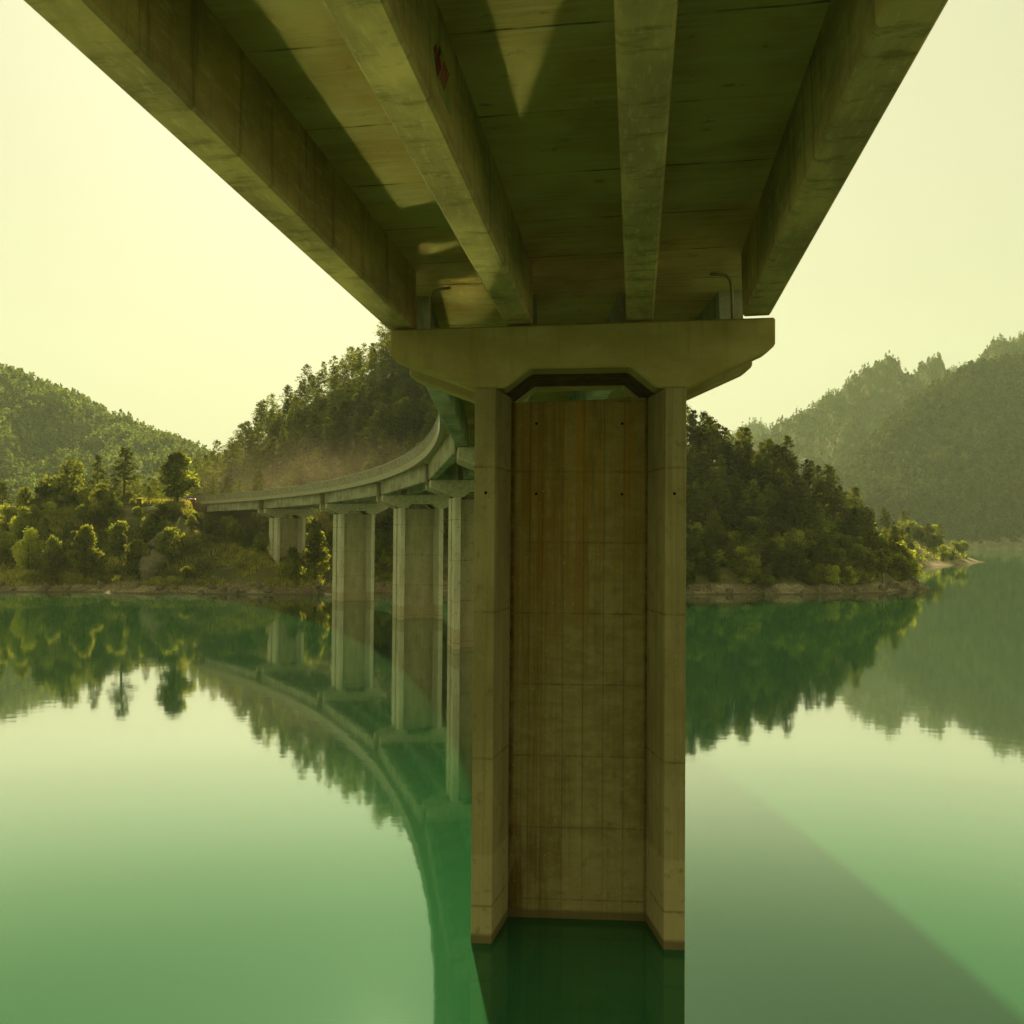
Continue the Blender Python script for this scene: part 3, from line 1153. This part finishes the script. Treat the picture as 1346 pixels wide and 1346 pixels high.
# undergrowth below the trees and grass on the bank: uncountable ground cover
ux, uy = rs.uniform(-112, 90, 9000), rs.uniform(162, 262, 9000)
ud = land_d(ux, uy)
uz = height(ux, uy)
uc = np.interp(ux, YCX, YCY)
urd = np.min(np.hypot(ux[:, None]-ROAD[None, :, 0], uy[:, None]-ROAD[None, :, 1]), 1)
uo = (ud > 4.0) & ((ux > -30) | (rs.random(9000) < .12)) & (uy < uc+3) & (urd > 5.5) & (fbm(ux*.2, uy*.2, 3, 9) > -.10) & ~((ux < -20) & (uz > 14) & (uz < 24) & (rs.random(9000) < .7))
P = np.stack([ux[uo], uy[uo], uz[uo]+.25], -1)
C = clumps(P, rs.uniform(.5, 1.1, len(P)), 13, rs, .6)
V, Q = leaf_quads(C, .2, rs)
sx_, sy_ = rs.uniform(112, 206, 3000), rs.uniform(300, 430, 3000)
sz_ = height(sx_, sy_)
so_ = (sz_ > 1.6) & (land_d(sx_, sy_) > 2) & (fbm(sx_*.15, sy_*.15, 3, 77) > -.16)
P2 = np.stack([sx_[so_], sy_[so_], sz_[so_]+.3], -1)
V2, Q2 = leaf_quads(clumps(P2, rs.uniform(.7, 1.5, len(P2)), 16, rs, .6), .26, rs)
Q2 = Q2 + len(V)
V, Q = np.concatenate([V, V2]), np.concatenate([Q, Q2])
tag(link_np('undergrowth', V, Q, M['broad']), 'low undergrowth on the slopes', kind='stuff')


def grass_on(n, xr, yr, test, name, label, hgt=.5):
    x, y = rs.uniform(*xr, n), rs.uniform(*yr, n)
    d = land_d(x, y)
    z = height(x, y)
    o = test(x, y, z, d)
    x, y, z = x[o], y[o], z[o]
    m = len(x)
    a = rs.uniform(0, 6.28, m)
    w = rs.uniform(.08, .2, m)
    hh = hgt*rs.uniform(.5, 1.4, m)
    lx, ly = rs.normal(0, .25, m)*hh, rs.normal(0, .25, m)*hh
    dx, dy = np.cos(a)*w, np.sin(a)*w
    V = np.stack([np.stack([x-dx, y-dy, z-.05], -1), np.stack([x+dx, y+dy, z-.05], -1),
                  np.stack([x+dx*.3+lx, y+dy*.3+ly, z+hh], -1), np.stack([x-dx*.3+lx, y-dy*.3+ly, z+hh], -1)], 1).reshape(-1, 3)
    tag(link_np(name, V, np.arange(4*m).reshape(-1, 4), M['grass']), label, kind='stuff')


grass_on(90000, (-135, -22), (160, 200), lambda x, y, z, d: (d > 3.2) & (np.min(np.hypot(x[:, None]-ROAD[None, ::2, 0], y[:, None]-ROAD[None, ::2, 1]), 1) > 6) & (fbm(x*.14, y*.14, 3, 41) > -.12), 'grass', 'dry grass on the left bank', .55)
grass_on(5000, (60, 205), (200, 440), lambda x, y, z, d: (d > 2) & (z > .8), 'spit_grass', 'dry yellow grass on the low spit', .9)
for k in range(60):
    for _ in range(50):
        x, y = rs.uniform(118, 203), rs.uniform(310, 425)
        d = float(land_d(np.array([x]), np.array([y]))[0])
        if d > 5:
            break
    o = get('dshrub' if k % 3 else 'pine', k % 4)
    s = rs.uniform(1.0, 2.1)*(1 if k % 3 else .6)
    put(o, x, y, rs.uniform(0, 6.28), s)
    tag(o, 'small shrub on the yellow spit beyond the wooded point' if k % 3 else 'small conifer on the yellow spit beyond the wooded point', 'shrub' if k % 3 else 'tree',
        'shrubs on the low spit' if k % 3 else 'small conifers on the low spit')
# bushes at the water's edge of the right-hand point
for k, (px, yt, Y, w) in enumerate(((1185, 712, 196, 44), (1165, 722, 191, 40), (1203, 738, 195, 26), (1130, 730, 187, 36))):
    single('dshrub' if k % 2 else 'shrub', k, px, yt, Y, 'leafy bush overhanging the water at the tip of the wooded point', 'bush', width=w, group='bushes at the tip of the wooded point')

k = 0
while k < 130:
    x = rs.uniform(28, 80)
    y = rs.uniform(167, 198)
    d = float(land_d(np.array([x]), np.array([y]))[0])
    if not 3.0 < d < 15:
        continue
    o = get('dshrub' if rs.random() < .75 else 'shrub', int(rs.integers(0, 4)))
    s = rs.uniform(.7, 1.4)
    put(o, x, y, rs.uniform(0, 6.28), (s*1.15, s*1.15, s))
    tag(o, 'low shrub under the pines along the shore of the wooded point', 'shrub', 'low shrubs on the shore of the wooded point')
    k += 1

# boulders


def boulder(seed, sx, sy, sz):
    import bmesh
    from mathutils import noise
    bm = bmesh.new()
    bmesh.ops.create_icosphere(bm, subdivisions=3, radius=1)
    for v in bm.verts:
        q = Vector((round(v.co.x*1.6)/1.6, round(v.co.y*1.6)/1.6, round(v.co.z*1.6)/1.6))
        c = v.co.lerp(q, .45)
        c *= 1 + .22*noise.noise(c*1.6 + Vector((seed, 0, 0))) + .06*noise.noise(c*6 + Vector((seed, 4, 0)))
        v.co = Vector((c.x*sx, c.y*sy, c.z*sz))
    me = bpy.data.meshes.new('boulder')
    bm.to_mesh(me)
    bm.free()
    me.materials.append(M['rock'])
    o = bpy.data.objects.new('boulder', me)
    col.objects.link(o)
    return o


def rock_at(o, px, py, Y, label, group=None):
    p = at(px, py, Y)
    o.location = (p.x, p.y, p.z)
    o.rotation_euler = (0, 0, random.uniform(0, 6))
    tag(o, label, 'rock', group)


rock_at(boulder(1, 3.0, 2.4, 2.4), 217, 716, 172, 'upper grey rock outcrop on the left bank, left of the bridge')
rock_at(boulder(2, 3.6, 2.6, 3.2), 203, 748, 166, 'lower grey rock outcrop near the water on the left bank')
rock_at(boulder(3, .9, .8, .8), 352, 776, 159, 'pale round boulder on the shore at the leftmost pier')
b0 = boulder(4, .55, .5, .4)
for k in range(70):
    if k < 34:
        x = rs.uniform(30, 82)
    elif k < 54:
        x = rs.uniform(-62, -24)
    else:
        x = rs.uniform(-100, -62)
    ys = np.linspace(155, 200, 180)
    dd = land_d(np.full(180, x), ys)
    j = int(np.argmax(dd > rs.uniform(.2, 3.2)))
    o = b0 if k == 0 else b0.copy()
    if k:
        col.objects.link(o)
    o.location = (x, ys[j], hz(x, ys[j])+.1)
    o.rotation_euler = (rs.uniform(0, 6), rs.uniform(0, 6), rs.uniform(0, 6))
    s = rs.uniform(.5, 1.7)
    o.scale = (s*1.2, s, s*.9)
    if k < 34:
        tag(o, 'small pale stone along the waterline below the wooded point', 'rock', 'stones below the wooded point')
    else:
        tag(o, 'small pale stone along the waterline below the left bank', 'rock', 'stones below the left bank')

# wooden post stump beside the tall narrow tree
pp = at(183, 655, 188)
ps = empty('wooden_post', (pp.x, pp.y, hz(pp.x, pp.y)))
MB().box(-.35, .35, -.35, .35, -.2, 1.3).build('post', M['wood'], ps, bevel=.04)
MB().box(-.45, .45, -.45, .45, 1.303, 1.45).build('post_cap', M['wood'], ps, bevel=.03)
tag(ps, 'short dark post on the bank top right of the tall narrow tree', 'post')

# ------------------------------------------------------------------ red car at the bridge end
k_ = min(range(2, len(ROAD)-1), key=lambda i: abs(to_px(ROAD[i][0], ROAD[i][1], ROADZ+1)[0] - 259))
d_ = ROAD[k_+1] - ROAD[k_-1]
d_ = d_/np.linalg.norm(d_)
q_ = ROAD[k_] + np.array([-d_[1], d_[0]])*2.2
car = empty('parked_car', (q_[0], q_[1], ROADZ+.03), -math.atan2(d_[0], d_[1]))
prof = [(-2.1, .35), (2.1, .35), (2.15, .75), (1.95, .95), (1.0, 1.02), (.45, 1.5), (-1.2, 1.52), (-1.9, 1.05), (-2.15, .95)]
MB().extrude([(-2.1, .35), (2.1, .35), (2.15, .75), (1.95, .93), (1.0, 1.0), (-1.9, 1.02), (-2.15, .9)], -.85, .85, lambda p, q, t: (t, p, q)).build('body', M['carred'], car, bevel=.06)
MB().extrude([(-1.85, 1.023), (.98, 1.003), (.42, 1.46), (-1.2, 1.48)], -.72, .72, lambda p, q, t: (t, p, q)).build('cabin_glass', M['glass'], car, bevel=.04)
MB().box(-.70, .70, -1.15, .38, 1.483, 1.54).build('roof', M['chrome'], car, bevel=.02)
MB().box(-.78, .78, -2.0, -1.9, 1.03, 1.06).build('boot_edge', M['chrome'], car)
for sx in (-1, 1):
    MB().box(sx*.6-.16, sx*.6+.16, -2.19, -2.13, .68, .86).build('headlight', M['lamp'], car)
    for yy in (-1.35, 1.35):
        t = MB().tube([(sx*.68, yy, .33), (sx*.9, yy, .33)], .33, 14)
        wh = t.build('wheel', M['tyre'], car)
        MB().tube([(sx*.90, yy, .33), (sx*.915, yy, .33)], .2, 12).build('rim', M['chrome'], wh)
tag(car, 'red car with a pale roof at the far left end of the bridge', 'car')

# ------------------------------------------------------------------ mountains


def mountain(name, crest, Yb, Yc, Yback, label, mat, zb=0.0, drop=8, rough=.10, seed=0, nt=70, step=5, power=.9, jag=0.0):
    """Hillside rising from distance Yb to a crest line at distance Yc, then falling away behind."""
    px0, px1 = crest[0][0], crest[-1][0]
    cols = np.arange(px0, px1+.1, step)
    cy = np.interp(cols, [c[0] for c in crest], [c[1] for c in crest])
    V = []
    nb = 16
    xs = [(p-673)/F_PX for p in cols]
    for j in range(nt+nb):
        for i, p in enumerate(cols):
            top = at(p, cy[i], Yc)
            zt = max(top.z-drop, 1.0)
            if j < nt:
                t = j/(nt-1)
                Y = Yb + (Yc-Yb)*t
                z = zb + (zt-zb)*t**power
            else:
                t = (j-nt+1)/nb
                Y = Yc + (Yback-Yc)*t
                z = zt*(1-.8*t)
            X = top.x*(1 + (Y/Yc-1)*.75)
            V.append((X, Y, z))
    V = np.array(V)
    n = len(cols)
    tt = np.repeat(np.concatenate([np.linspace(0, 1, nt), np.full(nb, 1.0)]), n)
    amp = rough*(Yc-Yb)*np.sin(np.clip(tt, 0, 1)*math.pi)**.6
    V[:, 2] += amp*(fbm(V[:, 0]/90, V[:, 1]/90, 5, seed)*1.2 + .35 - 1.6*np.abs(fbm(V[:, 0]/70, V[:, 1]/160, 4, seed+11)))
    V[:, 2] += fbm(V[:, 0]/14, V[:, 1]/14, 3, seed+7)*3*smooth(tt*8)
    if jag:
        V[:, 2] += fbm(V[:, 0]/9, V[:, 1]/30, 4, seed+3)*jag*smooth((tt-.7)/.3)
    V[:n, 2] = zb-3
    idx = np.arange((nt+nb)*n).reshape(nt+nb, n)
    q = np.stack([idx[:-1, :-1], idx[:-1, 1:], idx[1:, 1:], idx[1:, :-1]], -1).reshape(-1, 4)
    o = link_np(name, V, q, mat, smooth=True)
    tag(o, label, kind='structure')
    return V.reshape(nt+nb, n, 3), nt


def cover(V, nt, count, h, name, label, seed, leaves=26, keep=None, extra=3, mat='far'):
    """Far wood: small leafy conifers on a mountainside, one mass."""
    rs = np.random.default_rng(seed)
    n = V.shape[1]
    # weight by area
    a = np.linalg.norm(np.cross(V[1:nt+extra, :-1]-V[:nt+extra-1, :-1], V[:nt+extra-1, 1:]-V[:nt+extra-1, :-1]), axis=2)
    w = (a/a.sum()).ravel()
    ch = rs.choice(len(w), count, p=w)
    jj, ii = np.unravel_index(ch, a.shape)
    u, v = rs.random(count)[:, None], rs.random(count)[:, None]
    P = (V[jj, ii]*(1-u)+V[jj, ii+1]*u)*(1-v) + (V[jj+1, ii]*(1-u)+V[jj+1, ii+1]*u)*v
    slope = np.abs(V[jj+1, ii, 2]-V[jj, ii, 2])/(np.linalg.norm(V[jj+1, ii, :2]-V[jj, ii, :2], axis=1)+1e-6)
    ok = P[:, 2] > 1
    if keep is not None:
        ok &= keep(P, slope, rs)
    P = P[ok]
    m = len(P)
    hh = h*rs.uniform(.55, 1.25, m)*(1+.5*fbm(P[:, 0]/60, P[:, 1]/60, 3, seed))
    t = rs.random((m, leaves))**.8
    r = (1-t)**.6*rs.uniform(.3, 1, (m, leaves))*hh[:, None]*rs.uniform(.22, .36, m)[:, None]
    a = rs.uniform(0, 6.283, (m, leaves))
    C = np.stack([P[:, 0:1]+np.cos(a)*r, P[:, 1:2]+np.sin(a)*r, P[:, 2:3]+.1*hh[:, None]+t*hh[:, None]*.85], -1).reshape(-1, 3)
    Vq, Q = leaf_quads(C, h*.12, rs, .3, .7)
    o = link_np(name, Vq, Q, M[mat])
    tag(o, label, kind='stuff')


mm = mountain_mat('mountain_ground', .9)
ms = mountain_mat('spire_rock', 1.0)
cr = [(-420, 300), (-200, 385), (0, 478), (30, 490), (60, 506), (120, 535), (180, 563), (215, 583), (235, 592), (262, 600), (300, 618), (380, 668), (440, 700)]
V, nt = mountain('mountain_slope', cr, 560, 900, 1150, 'broad forested mountain slope on the left', mm, 6, 8, .14, 3)
cover(V, nt, 14000, 10, 'mountain_forest', 'far wood covering the left mountain slope', 31, 28, mat='farlight')
cr = [(1060, 700), (1080, 670), (1105, 635), (1130, 602), (1165, 563), (1200, 540), (1235, 515), (1265, 497), (1300, 488), (1346, 477), (1420, 452), (1560, 420), (1700, 430)]
V, nt = mountain('mountain_flank', cr, 858, 1080, 1300, 'dark forested mountain flank on the right, reaching down to the lake', mm, 0, 8, .24, 9)
cover(V, nt, 6500, 19, 'flank_forest', 'far wood covering the right mountain flank', 32, 30, mat='fardark')
cr = [(930, 640), (960, 603), (1000, 572), (1020, 558), (1060, 540), (1090, 520), (1110, 505), (1130, 493), (1148, 480), (1160, 470), (1168, 466), (1175, 467), (1182, 478), (1188, 493),
      (1200, 492), (1210, 483), (1220, 474), (1228, 469), (1234, 468), (1238, 482), (1243, 496), (1260, 494), (1282, 482), (1288, 466), (1300, 455), (1318, 446), (1330, 452), (1346, 446), (1420, 450), (1600, 470)]
V, nt = mountain('rocky_mountain', cr, 1120, 1420, 1700, 'mountain ridge with two pointed rock spires on the right', ms, 0, 1, .22, 15, 90, 2.0, 1.05, 26)
cover(V, nt, 11000, 9, 'ridge_forest', 'far wood on the ridge with the rock spires', 33, 20, lambda P, s, r: (s < .9) | (r.random(len(P)) < .3), 0)
cr = [(1180, 520), (1220, 494), (1245, 483), (1275, 478), (1300, 470), (1322, 448), (1346, 436), (1420, 420), (1600, 430)]
V, nt = mountain('pale_hill', cr, 1750, 2150, 2380, 'pale far hill showing behind the rock spires', mm, 60, 6, .05, 18)
cover(V, nt, 7000, 13, 'pale_hill_forest', 'far wood on the pale hill behind the spires', 34, 14)
cr = [(930, 600), (960, 575), (975, 560), (985, 554), (997, 552), (1008, 560), (1030, 585), (1060, 610)]
V, nt = mountain('blue_hill', cr, 1750, 2000, 2300, 'small hazy hill in the gap beside the wooded point', mm, 20, 6, .05, 19)
cover(V, nt, 1500, 14, 'blue_hill_forest', 'far wood on the small hazy hill in the gap', 35, 16)

# ------------------------------------------------------------------ air, dust, light
SUN_AZ, SUN_EL = R(-7.6), R(32.8)


def volume_box(name, x0, x1, y0, y1, z0, z1, color, dens, aniso, label):
    o = MB().box(x0, x1, y0, y1, z0, z1).build(name, M['black'])
    o.data.materials.clear()
    g = NG(name+'_air')
    v = g.n('VolumePrincipled')
    v.inputs['Color'].default_value = (*color, 1)
    v.inputs['Density'].default_value = dens
    v.inputs['Anisotropy'].default_value = aniso
    g.t.links.new(v.outputs[0], g.out.inputs['Volume'])
    o.data.materials.append(g.m)
    tag(o, label, kind='stuff')
    return o


zs = max(v[2] for o in col.objects if o.type == 'MESH' and 'mount' in o.name or o.name.startswith(('pale_hill', 'ridge', 'rocky', 'flank')) and o.type == 'MESH' for v in o.bound_box)
volume_box('haze', -2560, 2560, -2560, 2560, -5, zs+20, (.78, .96, .60), .00013, .15, 'thin yellowish haze over the lake')

import bmesh
bm_ = bmesh.new()
bmesh.ops.create_icosphere(bm_, subdivisions=3, radius=1)
dm = bpy.data.meshes.new('dust')
bm_.to_mesh(dm)
bm_.free()
g = NG('lit_dust')
o_ = g.coord()
r2 = g.n('VectorMath', operation='LENGTH')
g.put(r2.inputs[0], o_)
fall = g.rng(r2.outputs['Value'], 1.0, .15)
nn = g.noise(g.scaled(o_, (4, 1.6, 1.4)), 1.2, 3)
den = g.math('MULTIPLY', g.math('MULTIPLY', fall, g.rng(nn, .3, .7)), .0045)
v_ = g.n('VolumePrincipled')
v_.inputs['Color'].default_value = (.90, .74, .42, 1)
v_.inputs['Anisotropy'].default_value = .4
g.put(v_.inputs['Density'], den)
g.t.links.new(v_.outputs[0], g.out.inputs['Volume'])
dm.materials.append(g.m)
dust = bpy.data.objects.new('dust', dm)
col.objects.link(dust)
dust.location = (-44, 190, 20)
dust.scale = (60, 11, 13)
dust.rotation_euler = (0, 0, R(-47))
tag(dust, 'sunlit dust hanging over the road behind the bridge railing', kind='stuff')

w = bpy.data.worlds.new('World')
scene.world = w
w.use_nodes = True
nt_ = w.node_tree
nt_.nodes.clear()
sky = nt_.nodes.new('ShaderNodeTexSky')
sky.sky_type = 'NISHITA'
sky.sun_disc = False
sky.sun_elevation = SUN_EL
sky.sun_rotation = SUN_AZ % (2*math.pi)
sky.dust_density = 5
sky.air_density = 1.0
mul = nt_.nodes.new('ShaderNodeMix')
mul.data_type = 'RGBA'
mul.inputs[0].default_value = .90
mul.inputs[7].default_value = (7.15, 7.05, 4.25, 1)      # milky yellow overcast glare over the clear sky
tc = nt_.nodes.new('ShaderNodeTexCoord')
sep = nt_.nodes.new('ShaderNodeSeparateXYZ')
nt_.links.new(tc.outputs['Generated'], sep.inputs[0])
mr = nt_.nodes.new('ShaderNodeMapRange')
mr.interpolation_type = 'SMOOTHSTEP'
for i_, v_ in enumerate((.45, .90, 1.0, .22)):
    mr.inputs[i_+1].default_value = v_
nt_.links.new(sep.outputs[2], mr.inputs[0])
zen = nt_.nodes.new('ShaderNodeMix')
zen.data_type = 'RGBA'
zen.blend_type = 'MULTIPLY'
zen.inputs[0].default_value = 1
nt_.links.new(mul.outputs[2], zen.inputs[6])
nt_.links.new(mr.outputs[0], zen.inputs[7])
bg = nt_.nodes.new('ShaderNodeBackground')
bg.inputs[1].default_value = .05
wo = nt_.nodes.new('ShaderNodeOutputWorld')
nt_.links.new(sky.outputs[0], mul.inputs[6])
nt_.links.new(zen.outputs[2], bg.inputs[0])
nt_.links.new(bg.outputs[0], wo.inputs[0])

sd = bpy.data.lights.new('sun', 'SUN')
sd.energy = 5.0
sd.angle = R(.9)
sd.color = (1.0, .86, .52)
so = bpy.data.objects.new('sun', sd)
col.objects.link(so)
to_sun = Vector((math.sin(SUN_AZ)*math.cos(SUN_EL), math.cos(SUN_AZ)*math.cos(SUN_EL), math.sin(SUN_EL)))
so.rotation_euler = (-to_sun).to_track_quat('-Z', 'Y').to_euler()

# ------------------------------------------------------------------ render
scene.view_settings.view_transform = 'Standard'
scene.view_settings.look = 'None'
scene.view_settings.exposure = 1.1
scene.view_settings.gamma = 1
c = scene.cycles
c.use_denoising = True
try:
    c.denoiser = 'OPENIMAGEDENOISE'
    c.denoising_input_passes = 'RGB_ALBEDO_NORMAL'
    c.denoising_prefilter = 'ACCURATE'
except Exception:
    pass
c.max_bounces = 8
c.diffuse_bounces = 5
c.glossy_bounces = 3
c.transmission_bounces = 6
c.volume_bounces = 0
c.transparent_max_bounces = 4
c.caustics_reflective = True
c.blur_glossy = .152
c.use_guiding = True
c.use_surface_guiding = True
c.use_volume_guiding = False
c.sample_clamp_indirect = 0
